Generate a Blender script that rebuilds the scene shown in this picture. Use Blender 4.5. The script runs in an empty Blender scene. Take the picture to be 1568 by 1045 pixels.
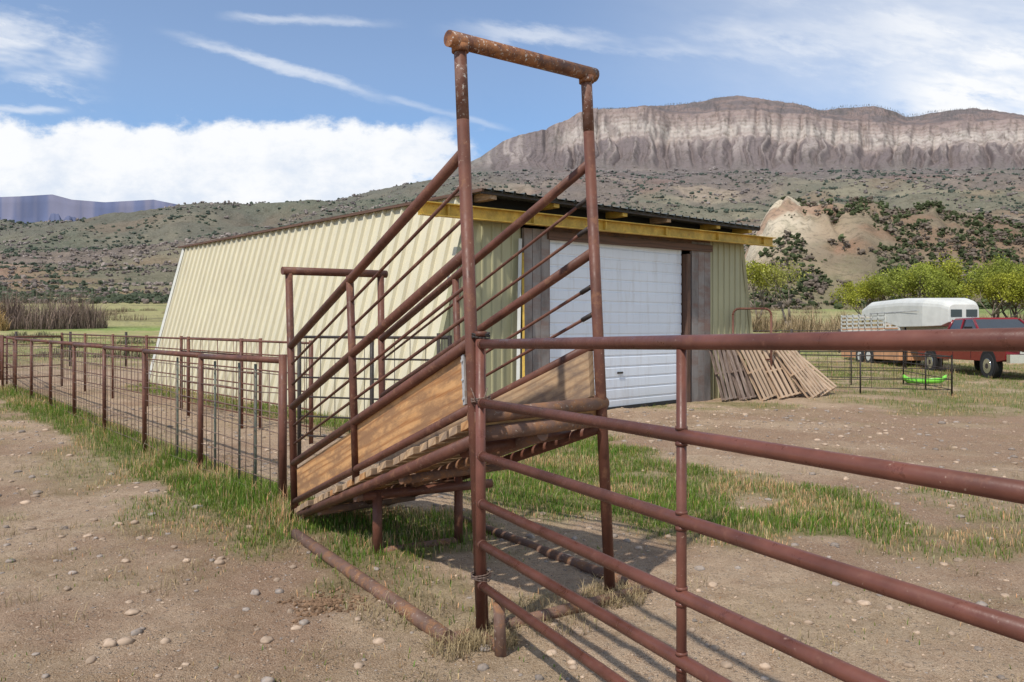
import bpy, math, random
import numpy as np
from mathutils import Vector, Matrix
random.seed(4); RNG=np.random.default_rng(7)
scene=bpy.context.scene
scene.view_settings.view_transform='Standard'
try: scene.view_settings.look='None'
except: pass
F=1220.0
# ------------------------------------------------ noise
def _h(xi,yi,s):
    v=np.sin(xi*127.1+yi*311.7+s*74.7)*43758.5453
    return v-np.floor(v)
def vn(x,y,s=0):
    xi=np.floor(x); yi=np.floor(y); fx=x-xi; fy=y-yi
    fx=fx*fx*(3-2*fx); fy=fy*fy*(3-2*fy)
    a=_h(xi,yi,s); b=_h(xi+1,yi,s); c=_h(xi,yi+1,s); d=_h(xi+1,yi+1,s)
    return a+(b-a)*fx+(c-a)*fy+(a-b-c+d)*fx*fy
def fbm(x,y,o=4,s=0):
    r=0; a=.5; t=0
    for i in range(o):
        r=r+a*vn(x,y,s+i*3.1); t+=a; a*=.5; x=x*2.03+5.2; y=y*2.03+1.7
    return r/t
def ss(a,b,x):
    t=np.clip((x-a)/(b-a),0,1); return t*t*(3-2*t)
# ------------------------------------------------ materials
class M:
    def __init__(s,name,rough=.6,metal=0,spec=None):
        s.m=bpy.data.materials.new(name); s.m.use_nodes=True
        s.n=s.m.node_tree.nodes; s.l=s.m.node_tree.links
        s.b=s.n['Principled BSDF']; s.b.inputs['Roughness'].default_value=rough
        s.b.inputs['Metallic'].default_value=metal
        if spec is not None: s.b.inputs['Specular IOR Level'].default_value=spec
    def new(s,t): return s.n.new(t)
    def co(s,kind='Object',scale=(1,1,1)):
        t=s.new('ShaderNodeTexCoord'); mp=s.new('ShaderNodeMapping')
        mp.inputs['Scale'].default_value=scale
        s.l.new(t.outputs[kind],mp.inputs[0]); return mp.outputs[0]
    def noise(s,vec,scale,detail=4,rough=.55,dist=0):
        t=s.new('ShaderNodeTexNoise'); t.inputs['Scale'].default_value=scale
        t.inputs['Detail'].default_value=detail; t.inputs['Roughness'].default_value=rough
        t.inputs['Distortion'].default_value=dist
        s.l.new(vec,t.inputs['Vector']); return t.outputs['Fac']
    def ramp(s,f,stops):
        r=s.new('ShaderNodeValToRGB'); e=r.color_ramp.elements
        while len(e)<len(stops): e.new(.5)
        for i,(p,c) in enumerate(stops):
            e[i].position=p; e[i].color=(c,c,c,1) if not hasattr(c,'__len__') else (*c,1)
        s.l.new(f,r.inputs[0]); return r.outputs[0]
    def mix(s,f,a,b,mode='MIX'):
        x=s.new('ShaderNodeMix'); x.data_type='RGBA'; x.blend_type=mode
        for i,v in ((0,f),(6,a),(7,b)):
            if isinstance(v,bpy.types.NodeSocket): s.l.new(v,x.inputs[i])
            elif i==0: x.inputs[0].default_value=v
            else: x.inputs[i].default_value=(*v,1)
        return x.outputs[2]
    def attr(s,name='Col'):
        a=s.new('ShaderNodeAttribute'); a.attribute_name=name; return a
    def col(s,c):
        if isinstance(c,bpy.types.NodeSocket): s.l.new(c,s.b.inputs['Base Color'])
        else: s.b.inputs['Base Color'].default_value=(*c,1)
    def rough(s,c): s.l.new(c,s.b.inputs['Roughness'])
    def bump(s,h,strength=.3,dist=.01):
        b=s.new('ShaderNodeBump'); b.inputs['Strength'].default_value=strength
        b.inputs['Distance'].default_value=dist
        s.l.new(h,b.inputs['Height']); s.l.new(b.outputs[0],s.b.inputs['Normal'])

def pipe_mat(name,base,rust,light,amt=.5,rough=.36):
    m=M(name,rough,0,.35); v=m.co()
    n1=m.noise(v,3.5,4,.65); n2=m.noise(v,45,3,.7); n3=m.noise(v,11,5,.75)
    c=m.mix(m.ramp(n1,[(.35,0),(.68,1)]),tuple(x*.75 for x in base),tuple(x*1.35 for x in base))
    c=m.mix(m.ramp(n3,[(.60-.12*amt,0),(.70-.1*amt,1)]),c,rust)
    c=m.mix(m.ramp(n3,[(.30,.6),(.40,0)]),c,tuple(x*.45 for x in base))
    c=m.mix(m.ramp(n2,[(.68-.06*amt,0),(.74-.05*amt,.8)]),c,light)
    m.col(c); m.rough(m.ramp(n3,[(.35,rough-.06),(.65,rough+.3)])); m.bump(m.mix(.5,n2,n3),.3,.004); return m.m
BROWN=pipe_mat('brown_painted_steel',(.115,.045,.029),(.185,.085,.048),(.26,.18,.13),.5,.45)
GATEB=pipe_mat('brown_gate_paint',(.135,.051,.035),(.17,.072,.047),(.3,.2,.15),.1,.30)
RUSTP=pipe_mat('weathered_rusty_pipe',(.15,.085,.06),(.24,.12,.06),(.38,.32,.26),.9,.6)
CROSS=pipe_mat('crossbar_stained',(.12,.05,.03),(.28,.12,.05),(.62,.58,.52),1.45,.5)
STAIN=pipe_mat('stained_post_top',(.12,.05,.03),(.20,.11,.08),(.62,.58,.52),1.2,.5)
WIRE=pipe_mat('fence_wire',(.17,.115,.09),(.2,.12,.08),(.3,.28,.25),.5,.5)
TPOST=pipe_mat('tpost_green',(.13,.14,.11),(.2,.13,.08),(.3,.3,.26),.3,.6)
DARKM=pipe_mat('dark_iron',(.04,.032,.028),(.09,.05,.035),(.12,.1,.09),.3,.5)
GREYM=pipe_mat('galvanised',(.38,.38,.38),(.3,.27,.24),(.5,.5,.5),.3,.45)

def wood_mat(name,c1,c2,c3,rough=.75,sc=1.0,stain=(.1,.08,.07),st=.2,knots=False):
    m=M(name,rough,0,.25); v=m.co('UV',(.42*sc,3.0*sc,1))
    w=m.new('ShaderNodeTexWave'); w.bands_direction='Y'; w.inputs['Scale'].default_value=1.7
    w.inputs['Distortion'].default_value=19; w.inputs['Detail'].default_value=2; w.inputs['Detail Scale'].default_value=.45
    m.l.new(v,w.inputs['Vector'])
    f=m.noise(m.co('UV',(3,110,1)),1,4,.7)
    c=m.mix(m.ramp(w.outputs['Fac'],[(.05,1),(.4,.2),(1,0)]),c1,c2)
    c=m.mix(m.ramp(f,[(.35,0),(.75,.6)]),c,c3)
    c=m.mix(m.ramp(m.noise(m.co('UV',(1.5,4,1)),2,4,.7),[(.62-st*.5,0),(.8-st*.5,st*2)]),c,stain)
    if knots:
        vo=m.new('ShaderNodeTexVoronoi'); vo.inputs['Scale'].default_value=1; m.l.new(m.co('UV',(1.9,3.6,1)),vo.inputs['Vector'])
        c=m.mix(m.ramp(vo.outputs['Distance'],[(.045,.9),(.10,0)]),c,(.20,.075,.03))
    m.col(c); m.bump(f,.3,.004); return m.m
NEWW=wood_mat('fresh_timber',(.60,.32,.13),(.34,.14,.045),(.64,.40,.20),stain=(.27,.15,.08),st=.42,knots=True)
OLDW=wood_mat('aged_timber',(.52,.34,.19),(.32,.19,.10),(.56,.42,.27),st=.4,stain=(.22,.16,.12),knots=True)
GREYW=wood_mat('grey_timber',(.24,.215,.20),(.15,.13,.12),(.32,.30,.28),st=.3,stain=(.20,.10,.07))
DARKW=wood_mat('dark_timber',(.13,.075,.055),(.07,.045,.035),(.2,.11,.07))
PALW=wood_mat('pallet_timber',(.54,.38,.25),(.38,.26,.17),(.58,.46,.34),st=.3,stain=(.28,.2,.14))
PALG=wood_mat('pallet_grey',(.34,.26,.21),(.22,.16,.13),(.40,.33,.28),st=.4,stain=(.16,.11,.09))

def sheet_mat(name,c,c2,dirt,rough=.45,dz=.5):
    m=M(name,rough); v=m.co(); n=m.noise(v,.9,4,.6)
    k=m.mix(m.ramp(n,[(.35,0),(.7,1)]),c,c2)
    s=m.noise(m.co('Object',(3,3,.35)),2.2,4,.7)
    k=m.mix(m.ramp(s,[(.5,0),(.78,.5)]),k,dirt)
    sx=m.new('ShaderNodeSeparateXYZ'); t=m.new('ShaderNodeTexCoord'); m.l.new(t.outputs['Object'],sx.inputs[0])
    k=m.mix(m.ramp(sx.outputs['Z'],[(.1,.5),(dz,.0)]),k,dirt)
    m.col(k); m.bump(n,.1,.02); return m.m
CREAM=sheet_mat('cream_sheet_metal',(.62,.565,.40),(.57,.52,.37),(.46,.40,.29))
OLIVE=sheet_mat('olive_sheet_metal',(.38,.36,.21),(.33,.31,.18),(.25,.225,.145))
DOORW=sheet_mat('white_door_metal',(.74,.79,.86),(.69,.74,.81),(.48,.46,.44),.4,.6)
GOLD=pipe_mat('yellow_painted_steel',(.52,.34,.06),(.40,.21,.07),(.25,.13,.06),.35,.5)
def plain(name,c,rough=.5,metal=0,var=.15,sc=5):
    m=M(name,rough,metal); n=m.noise(m.co(),sc,3,.6)
    m.col(m.mix(n,tuple(x*(1-var) for x in c),tuple(min(1,x*(1+var)) for x in c))); return m.m
BLACK=plain('black_trim_and_gap_shade',(.012,.011,.01),.9)
ROOFM=plain('roof_metal',(.12,.13,.12),.5,.2)
REDP=plain('red_car_paint',(.20,.014,.018),.22); CHROME=plain('chrome',(.6,.6,.62),.18,.9)
GLASS=plain('window_glass',(.03,.04,.05),.08); RUBBER=plain('tyre_rubber',(.02,.02,.02),.8)
WHITEP=plain('white_paint',(.60,.60,.55),.5,0,.25,2.5); ORNG=plain('rusty_tan_panel',(.58,.30,.15),.6,0,.35,3)
LIME=plain('lime_plastic',(.25,.75,.08),.35); LAMP=plain('headlamp',(.7,.7,.72),.1)
# ------------------------------------------------ mesh builder
class MB:
    def __init__(s): s.v=[];s.f=[];s.uv=[];s.mi=[];s.sm=[];s.mats=[]
    def m(s,mat):
        if mat not in s.mats: s.mats.append(mat)
        return s.mats.index(mat)
    def add(s,vs,fs,mat,a=Vector((1,0,0)),smooth=None):
        a=Vector(a).normalized(); r=Vector((0,0,1)) if abs(a.z)<.9 else Vector((1,0,0))
        b=a.cross(r).normalized(); c=a.cross(b); o=random.random()*9
        base=len(s.v); s.v+= [tuple(p) for p in vs]; k=s.m(mat)
        for i,f in enumerate(fs):
            s.f.append([base+j for j in f]); s.mi.append(k); s.sm.append(bool(smooth and smooth[i]))
            s.uv+= [(Vector(vs[j]).dot(a)+o,Vector(vs[j]).dot(b)+Vector(vs[j]).dot(c)+o) for j in f]
    def pipe(s,p0,p1,r,mat,seg=14,r1=None):
        p0=Vector(p0);p1=Vector(p1);a=(p1-p0).normalized()
        q=a.orthogonal().normalized(); w=a.cross(q); r1=r if r1 is None else r1
        vs=[]
        for p,rr in ((p0,r),(p1,r1)):
            for i in range(seg):
                t=2*math.pi*i/seg; vs.append(p+q*(rr*math.cos(t))+w*(rr*math.sin(t)))
        fs=[[i,(i+1)%seg,seg+(i+1)%seg,seg+i] for i in range(seg)]+[list(range(seg))[::-1],list(range(seg,2*seg))]
        s.add(vs,fs,mat,a,[True]*seg+[False,False])
    def poly(s,pts,r,mat,seg=8):
        for a,b in zip(pts[:-1],pts[1:]): s.pipe(a,b,r,mat,seg)
    def box8(s,c,mat,a=None):
        c=[Vector(x) for x in c]
        a=a or (c[1]-c[0])
        s.add(c,[[0,1,2,3],[4,5,6,7],[0,1,5,4],[1,2,6,5],[2,3,7,6],[3,0,4,7]],mat,a)
    def beam(s,p0,p1,w,h,mat,up=(0,0,1)):
        p0=Vector(p0);p1=Vector(p1);a=(p1-p0).normalized(); x=a.cross(Vector(up)).normalized()*(w/2); y=x.cross(a).normalized()*(h/2)
        s.box8([p0-x-y,p1-x-y,p1+x-y,p0+x-y,p0-x+y,p1-x+y,p1+x+y,p0+x+y],mat,a)
    def sheet(s,A,B,mat,a=(0,0,1),smooth=False):
        vs=list(A)+list(B);n=len(A)
        s.add(vs,[[i,i+1,n+i+1,n+i] for i in range(n-1)],mat,a,[smooth]*(n-1))
    def build(s,name,parent=None,bevel=0,recalc=True):
        me=bpy.data.meshes.new(name); me.from_pydata(s.v,[],s.f)
        for m in s.mats: me.materials.append(m)
        me.polygons.foreach_set('material_index',s.mi); me.polygons.foreach_set('use_smooth',s.sm)
        uv=me.uv_layers.new(name='UVMap'); uv.data.foreach_set('uv',np.array(s.uv,dtype=np.float32).ravel())
        if recalc:
            import bmesh
            bm=bmesh.new(); bm.from_mesh(me); bmesh.ops.recalc_face_normals(bm,faces=bm.faces); bm.to_mesh(me); bm.free()
        o=bpy.data.objects.new(name,me); scene.collection.objects.link(o)
        if bevel:
            b=o.modifiers.new('bevel','BEVEL'); b.width=bevel; b.segments=2; b.limit_method='ANGLE'
        if parent: o.parent=parent; o.location=-parent.location
        return o
def empty(name,loc=(0,0,0)):
    e=bpy.data.objects.new(name,None); e.location=loc; e.empty_display_size=.3; scene.collection.objects.link(e); return e
def npmesh(name,verts,faces,mat,smooth=False,col=None,parent=None):
    me=bpy.data.meshes.new(name); k=faces.shape[1]; nf=len(faces)
    me.vertices.add(len(verts)); me.vertices.foreach_set('co',verts.astype(np.float32).ravel())
    me.loops.add(nf*k); me.loops.foreach_set('vertex_index',faces.astype(np.int32).ravel())
    me.polygons.add(nf); me.polygons.foreach_set('loop_start',np.arange(0,nf*k,k,dtype=np.int32))
    me.polygons.foreach_set('use_smooth',np.full(nf,smooth))
    me.update(calc_edges=True); me.validate()
    if col is not None:
        c=me.color_attributes.new('Col','FLOAT_COLOR','POINT')
        cc=np.ones((len(verts),4),dtype=np.float32); cc[:,:3]=col; c.data.foreach_set('color',cc.ravel())
    me.materials.append(mat)
    o=bpy.data.objects.new(name,me); scene.collection.objects.link(o)
    if parent: o.parent=parent
    return o
def gridfaces(nr,nc):
    i=np.arange(nr-1)[:,None]*nc+np.arange(nc-1)[None,:]; i=i.ravel()
    return np.stack([i,i+1,i+nc+1,i+nc],1)
# ------------------------------------------------ ground
GY=[-50,9,30,45,60,75]; GZ=[0,0,.315,.75,1.4,2.1]
def gbase(y): return np.interp(y,GY,GZ)
def rutm(X,Y):
    q=Y-12.2+.10*X+.5*np.sin(X*.35); return np.exp(-((q-.85)/.2)**2)+np.exp(-((q+.85)/.2)**2)+.7*np.exp(-((q+2.6)/.22)**2)
def gz(x,y,fine=True):
    z=gbase(y)+ (fbm(x*.35,y*.35,3,5)-.5)*.05*ss(1,8,y)
    z=z+(fbm(x*1.8,y*1.8,3,9)-.5)*.03
    if fine: z=z+(fbm(x*7,y*7,4,2)-.5)*.045-rutm(x,y)*ss(1.5,3,x)*.03
    return z
def gpt(x,y): return float(gz(np.array([x]),np.array([y]),False)[0])
def grassmask(x,y):
    rx=x+2.12; ry=y-7.37; t=rx*-.635+ry*.772; p=rx*-.772+ry*-.635
    n=fbm(x*1.3,y*1.3,4,11)
    m=ss(-1.0,-.2,t)*ss(18.6,17.5,t)*ss(-.6,-.2,p)*ss(.9,.25,p)*1.3
    m=np.maximum(m,ss(-1.5,-.2,t)*ss(18.6,17.5,t)*ss(-.5,-.2,p)*ss(2.6,.4,p)*.5)
    e=((x+1.2)/1.1)**2+((y-6.5)/1.1)**2
    m=np.maximum(m,ss(1.5,.4,e)*.8)
    m=np.maximum(m,ss(1.6,.4,((x+.5)/1.0)**2+((y-5.2)/.9)**2)*.42)
    cx=x-1.3; cy=y-8.4; a=cx*.72-cy*.69; b=cx*.69+cy*.72
    m=np.maximum(m,ss(1.7,.4,(a/3.0)**2+(b/1.7)**2)*.88)
    m=np.maximum(m,ss(1.4,.5,((x-.2)/1.8)**2+((y-11)/1.8)**2)*.9)
    m=np.maximum(m,ss(1.4,.5,((x-4.3)/2.2)**2+((y-17.0)/.9)**2)*.6)
    qx=x+1.53; qy=y-12.94; tb=qx*-.664+qy*.748; pb=-(qx*.748+qy*.664)
    m=np.maximum(m,ss(-1,0,tb)*ss(15,13,tb)*ss(-.2,.1,pb)*ss(1.5,.6,pb)*1.0)
    m=np.maximum(m,ss(13,16,y)*ss(5,9,x)*.72)
    m=np.maximum(m,ss(24,40,y)*.85)
    m=np.maximum(m,ss(-2.6,-4.2,x)*ss(9,6,y)*ss(3,5,y)*.42)
    m=np.maximum(m,ss(2.2,3.2,x)*ss(10,8,y)*ss(3.5,5.5,y)*.5)
    m=np.maximum(m,.2)
    m=m*(1-.6*np.clip(rutm(x,y),0,1)*ss(2,4,x))
    return np.clip(ss(.62,.34,n-m*.38+.12)*m*1.2,0,1)*ss(0.0,.35,m)
rows=np.concatenate([np.linspace(-10,1.2,14)[:-1],np.geomspace(1.2,75,620)])
tc=np.linspace(-1,1,640)
X=[];Y=[]
for r in rows:
    hw=max(14,abs(r)*1.6); X.append(tc*hw*(.35+.65*np.abs(tc))); Y.append(np.full_like(tc,r))
X=np.array(X);Y=np.array(Y); Z=gz(X,Y)
V=np.stack([X.ravel(),Y.ravel(),Z.ravel()],1)
gm=grassmask(V[:,0],V[:,1])
xx,yy_=V[:,0],V[:,1]
dark=fbm(xx*.8,yy_*.8,4,31)
dark=np.maximum(dark,.7*np.exp(-(((xx+1.12)/.22)**2+((yy_-4.75)/.25)**2)))
dark=dark+.18*rutm(xx,yy_)*ss(1.5,3,xx)+.12*ss(9.5,10.5,yy_)*ss(17,15,yy_)*ss(2,3.5,xx)+.10*ss(-2.6,-3.4,xx+ (yy_-7.4)*.82+.9)*ss(-3,-1,-xx)*ss(9,11,yy_)
gcol=np.stack([gm,np.clip(dark,0,1),ss(24,45,yy_)],1)
m=M('dirt_ground',.95,0,.12)
at=m.attr(); sp=m.new('ShaderNodeSeparateColor'); m.l.new(at.outputs['Color'],sp.inputs[0])
v=m.co()
big=m.noise(v,.5,4,.6); mid=m.noise(v,5,5,.7); fin=m.noise(v,30,4,.8); fin2=m.noise(v,120,2,.8)
c=m.mix(m.ramp(big,[(.35,0),(.65,1)]),(.53,.365,.235),(.43,.29,.185))
c=m.mix(m.ramp(mid,[(.35,0),(.65,1)]),c,(.58,.43,.29))
c=m.mix(m.ramp(mid,[(.30,.5),(.45,0)]),c,(.33,.21,.13))
c=m.mix(m.ramp(sp.outputs[1],[(.48,0),(.70,.7)]),c,(.33,.195,.12))
c=m.mix(m.ramp(fin,[(.28,.8),(.49,0)]),c,(.20,.125,.08))
c=m.mix(m.ramp(fin2,[(.50,0),(.68,.7)]),c,(.70,.57,.43))
c=m.mix(m.ramp(fin2,[(.30,.6),(.44,0)]),c,(.19,.125,.085))
vo=m.new('ShaderNodeTexVoronoi'); vo.inputs['Scale'].default_value=38; m.l.new(v,vo.inputs['Vector'])
sc_=m.new('ShaderNodeSeparateColor'); m.l.new(vo.outputs['Color'],sc_.inputs[0])
peb=m.mix(1.0,m.ramp(vo.outputs['Distance'],[(.22,1),(.34,0)]),m.ramp(sc_.outputs[0],[(.70,0),(.74,1)]),'MULTIPLY')
c=m.mix(m.mix(1.0,peb,(.75,.75,.75),'MULTIPLY'),c,m.ramp(sc_.outputs[1],[(0,(.27,.22,.18)),(1,(.55,.44,.33))]))
g=m.mix(m.ramp(mid,[(.35,0),(.6,1)]),(.13,.17,.04),(.33,.27,.13))
g2=m.mix(m.ramp(big,[(.4,0),(.6,1)]),(.38,.33,.15),(.24,.30,.09))
g=m.mix(sp.outputs[2],g,g2)
fm=m.mix(1.0,sp.outputs[0],m.ramp(fin,[(.2,.5),(.6,1)]),'MULTIPLY')
c=m.mix(fm,c,g)
m.col(c)
ad=m.mix(.5,mid,fin); ad=m.mix(.3,ad,fin2); ad=m.mix(.25,ad,peb); m.bump(ad,1.0,.075)
npmesh('ground',V,gridfaces(len(rows),len(tc)),m.m,True,gcol)
# ------------------------------------------------ far terrain
U=lambda u:(np.array(u)-784.)/F
KEY=[(70,[(0,3.5)]),(100,[(0,19.5)]),(200,[(0,42)]),(350,[(0,64),(735,62),(1568,66)]),
 (600,[(-900,105),(0,100),(400,100),(735,112),(1568,125)]),
 (1000,[(-900,150),(-300,160),(0,163),(100,168),(200,170),(300,184),(400,193),(520,215),(620,229),(735,226),(900,222),(1120,225),(1568,228),(2600,215)]),
 (1400,[(-900,110),(0,120),(400,160),(620,222),(680,240),(735,250),(830,250),(900,252),(1120,250),(1568,252),(2600,240)]),
 (1600,[(-900,100),(0,110),(400,150),(620,210),(680,246),(735,268),(790,284),(830,292),(880,302),(960,305),(1120,304),(1300,298),(1568,294),(2600,285)]),
 (1640,[(-900,100),(0,110),(400,150),(620,210),(680,248),(735,274),(770,298),(800,308),(830,316),(860,332),(885,346),(905,350),(960,347),(1000,345),(1060,343),(1120,343),(1200,340),(1300,336),(1400,329),(1568,328),(2600,310)]),
 (1760,[(-900,95),(0,105),(400,145),(620,200),(735,262),(830,306),(890,344),(1000,352),(1040,357),(1075,360),(1100,366),(1130,368),(1180,361),(1220,357),(1255,346),(1290,353),(1340,355),(1372,347),(1388,338),(1400,340),(1440,346),(1490,350),(1530,344),(1568,337),(1700,345),(2600,320)]),
 (2300,[(-900,60),(0,60),(735,200),(1568,290),(2600,260)])]
KY=np.array([k[0] for k in KEY],float)
def terr(th,Yq):
    E=np.zeros((len(KEY),)+th.shape)
    for i,(_,pts) in enumerate(KEY):
        E[i]=np.interp(th,U([p[0] for p in pts]),[p[1] for p in pts])
    Zk=1.6+E/F*KY.reshape((-1,)+(1,)*th.ndim)
    idx=np.clip(np.searchsorted(KY,Yq)-1,0,len(KY)-2)
    f=np.clip((Yq-KY[idx])/(KY[idx+1]-KY[idx]),0,1)
    z0=np.take_along_axis(Zk,idx[None],0)[0]; z1=np.take_along_axis(Zk,(idx+1)[None],0)[0]
    z=z0+(z1-z0)*f
    x=th*Yq
    rough=ss(180,600,Yq)*ss(1750,1300,Yq)
    r1=1-np.abs(2*fbm(x/150,Yq/150,5,40)-1)
    z=z+rough*((fbm(x/210,Yq/160,4,20)-.5)*38*ss(1450,1000,Yq)*ss(150,800,Yq)+(r1-.75)*30*ss(1500,1200,Yq))
    tal=ss(1400,1480,Yq)*ss(1612,1575,Yq)*ss(-.06,.04,th)
    wob=(fbm(x/60,Yq/90,3,55)-.5)*.035
    gl=np.abs(2*vn((th+wob)*26+.3*fbm(th*90,th*0,3,5),Yq*0,61)-1); gl2=np.abs(2*fbm((th+wob*.6)*70,Yq/700,4,63)-1)
    z=z+tal*((gl-.5)*18-(gl2-.25)*38)
    top=ss(1630,1660,Yq)*ss(2200,1700,Yq)
    z=z+top*(fbm(x/9,Yq/60,2,77)-.5)*3.5
    return z,tal,gl,gl2
rows=np.concatenate([np.geomspace(70,350,70)[:-1],np.linspace(350,1000,130)[:-1],np.linspace(1000,1400,60)[:-1],np.linspace(1400,1600,60)[:-1],np.linspace(1600,1640,26)[:-1],np.linspace(1640,1800,20)[:-1],np.linspace(1800,2300,10)])
th=np.concatenate([np.linspace(-1.8,-.7,60)[:-1],np.linspace(-.7,.72,1200),np.linspace(.72,1.9,60)[1:]])
TH,YY=np.meshgrid(th,rows)
ZZ,tal,gl,gl2=terr(TH,YY)
cl=ss(1500,1590,YY)*ss(1800,1700,YY)*ss(-.05,.05,TH)
YD=YY-cl*((fbm(TH*14,TH*0,2,90)-.5)*110+(np.abs(2*fbm(TH*60,ZZ/140,4,91)-1)-.3)*26)
XX=TH*YY*(YD/YY)
V=np.stack([XX.ravel(),YD.ravel(),ZZ.ravel()],1)
x=XX.ravel();y=YY.ravel();z=ZZ.ravel();tt=TH.ravel()
def L(c): return np.array(c)[None,:]
def mx(a,b,f): return a+(b-a)*f[:,None]
n1=fbm(x/60,y/60,5,101);n2=fbm(x/14,y/14,4,102);n3=fbm(x/200,y/200,3,103)
field=mx(L((.36,.33,.15)),L((.24,.31,.09)),ss(.4,.6,n1))
scrub=mx(L((.16,.125,.095)),L((.22,.17,.125)),ss(.35,.65,n2))
scrub=mx(scrub,L((.38,.295,.20)),ss(.56,.70,n1)*.8)
scrub=mx(scrub,L((.30,.15,.095)),ss(.58,.70,fbm(x/90,y/90,4,105))*.7)
scrub=mx(scrub,L((.15,.165,.085)),ss(.5,.62,n3)*.5)
scrub=mx(scrub,L((.10,.11,.065)),ss(620,850,y+(n1-.5)*250)*ss(.05,-.08,tt)*.65)
C=mx(field,scrub,ss(190,420,y+(n1-.5)*200))
C=mx(C,mx(L((.19,.15,.125)),L((.12,.095,.08)),ss(.4,.6,n2)),ss(900,1150,y)*.7*ss(-.1,.02,tt))
lg=np.clip(ss(.26,.04,gl2.ravel())*.9+ss(.6,.95,gl.ravel())*.2,0,1)*ss(1430,1560,y+(n1-.5)*120)
talc=mx(L((.175,.128,.108)),L((.45,.37,.31)),lg*.75)
talc=mx(talc,L((.15,.12,.09)),ss(1510,1420,y)*.6*ss(.35,.6,n1))
C=mx(C,talc,ss(1385,1450,y)*ss(-.08,.0,tt))
cf=np.clip((z-np.interp(tt,th,ZZ[np.argmin(np.abs(rows-1590))]))/(np.interp(tt,th,ZZ[np.argmin(np.abs(rows-1640))])-np.interp(tt,th,ZZ[np.argmin(np.abs(rows-1590))])+1e-3),0,1)+(fbm(x/110,y*0,3,110)-.5)*.10
bands=np.interp(cf,[0,.08,.16,.24,.32,.40,.48,.54,.60,.66,.72,.80,.86,.93,1.1],[.3,.65,.4,.9,.6,1,.5,.8,.25,.55,.2,.40,.12,.25,.1])
cc=mx(L((.26,.165,.128)),L((.56,.49,.41)),bands)
cc=mx(cc,L((.19,.135,.11)),ss(.52,.68,fbm(x/8,cf*3,4,112))*.6)
C=mx(C,cc,ss(1575,1597,y)*ss(.03,.09,tt))
C=mx(C,mx(L((.15,.11,.09)),L((.23,.155,.12)),ss(.45,.6,fbm(x/30,y/20,4,114))),ss(1640,1648,y)*ss(.03,.08,tt))
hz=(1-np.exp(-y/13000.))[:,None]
C=C*(1-hz)+L((.34,.42,.56))*hz  # aerial haze painted in: vertex colours drift to blue-grey with distance
def terrain_mat(name,scale,d):
    m=M(name,1,0,.05); at=m.attr(); v=m.co()
    a=m.noise(v,scale,6,.75); b=m.noise(v,scale*6,3,.7)
    c=m.mix(m.ramp(a,[(.38,.5),(.5,0)]),at.outputs['Color'],(.08,.07,.05))
    c=m.mix(m.ramp(b,[(.52,0),(.70,.35)]),c,(.40,.34,.27))
    m.col(c); m.bump(m.mix(.5,a,b),.7,d); return m.m
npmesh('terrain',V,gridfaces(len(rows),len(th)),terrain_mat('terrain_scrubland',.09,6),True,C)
# knob hill
CR=([1050,1095,1130,1150,1175,1205,1240,1300,1400,1500,1568,1700,1900,2400],[55,62,95,140,182,205,206,196,190,176,168,160,130,70])
def knob(t,Yq):
    E=np.interp(t,U(CR[0]),CR[1]); crest=1.6+E/F*320
    b,_,_,_=terr(t,Yq); b=b-1.5
    cz=crest+(fbm(t*30,t*0,4,121)-.5)*4
    f=ss(185,322,Yq)**.85*ss(520,330,Yq)
    gl=np.abs(2*fbm(t*30+ (fbm(t*9,Yq/30,3,9)-.5)*3,Yq/90,4,123)-1)
    z=b+np.maximum(cz-b,0)*f+(gl-.35)*7*f*(1-ss(300,322,Yq)*.8)*ss(0,20,cz-b)
    z=z+(fbm(t*320/12,Yq/12,4,125)-.5)*4*f
    return z,gl,f
r2=np.linspace(182,520,170); t2=np.linspace(float(U(1050)),float(U(2400)),460)
T2,Y2=np.meshgrid(t2,r2); Z2,g2_,f2=knob(T2,Y2)
x=(T2*Y2).ravel();y=Y2.ravel()
uu=(T2.ravel()*F+784)
n1=fbm(x/18,y/18,4,131);n2=fbm(x/5,y/5,4,132)
C=mx(L((.24,.18,.125)),L((.36,.275,.185)),ss(.35,.65,n1))
C=mx(C,L((.62,.53,.39)),ss(1290,1205,uu+(n1-.5)*90)*ss(225,265,y))
C=mx(C,L((.32,.175,.11)),ss(.56,.66,fbm(x/30,y/22,3,134))*.7)
C=mx(C,L((.18,.18,.095)),np.clip(ss(250,200,y)+ss(.55,.7,n2)*.4,0,1)*.6)
C=mx(C,L((.14,.125,.085)),ss(1280,1340,uu)*.4)
npmesh('hill',np.stack([x,y,Z2.ravel()],1),gridfaces(len(r2),len(t2)),terrain_mat('hill_soil',.35,1.5),True,C)
# far mountains, blue haze painted into their vertex colours
t3=np.linspace(-1.6,-.2,600); r3=np.linspace(3200,4600,60)
T3,Y3=np.meshgrid(t3,r3)
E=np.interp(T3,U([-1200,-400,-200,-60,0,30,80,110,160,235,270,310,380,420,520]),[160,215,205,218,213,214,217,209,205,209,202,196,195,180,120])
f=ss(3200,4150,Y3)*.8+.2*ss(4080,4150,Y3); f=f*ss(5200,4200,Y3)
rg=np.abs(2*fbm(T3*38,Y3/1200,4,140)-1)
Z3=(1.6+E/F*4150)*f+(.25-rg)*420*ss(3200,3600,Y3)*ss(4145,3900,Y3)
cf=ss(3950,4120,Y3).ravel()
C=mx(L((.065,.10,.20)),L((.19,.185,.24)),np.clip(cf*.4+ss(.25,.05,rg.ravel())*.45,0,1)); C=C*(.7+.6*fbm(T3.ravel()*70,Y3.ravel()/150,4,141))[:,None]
m=M('hazy_mountain',1,0,.05); m.col(m.attr().outputs['Color'])
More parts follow.
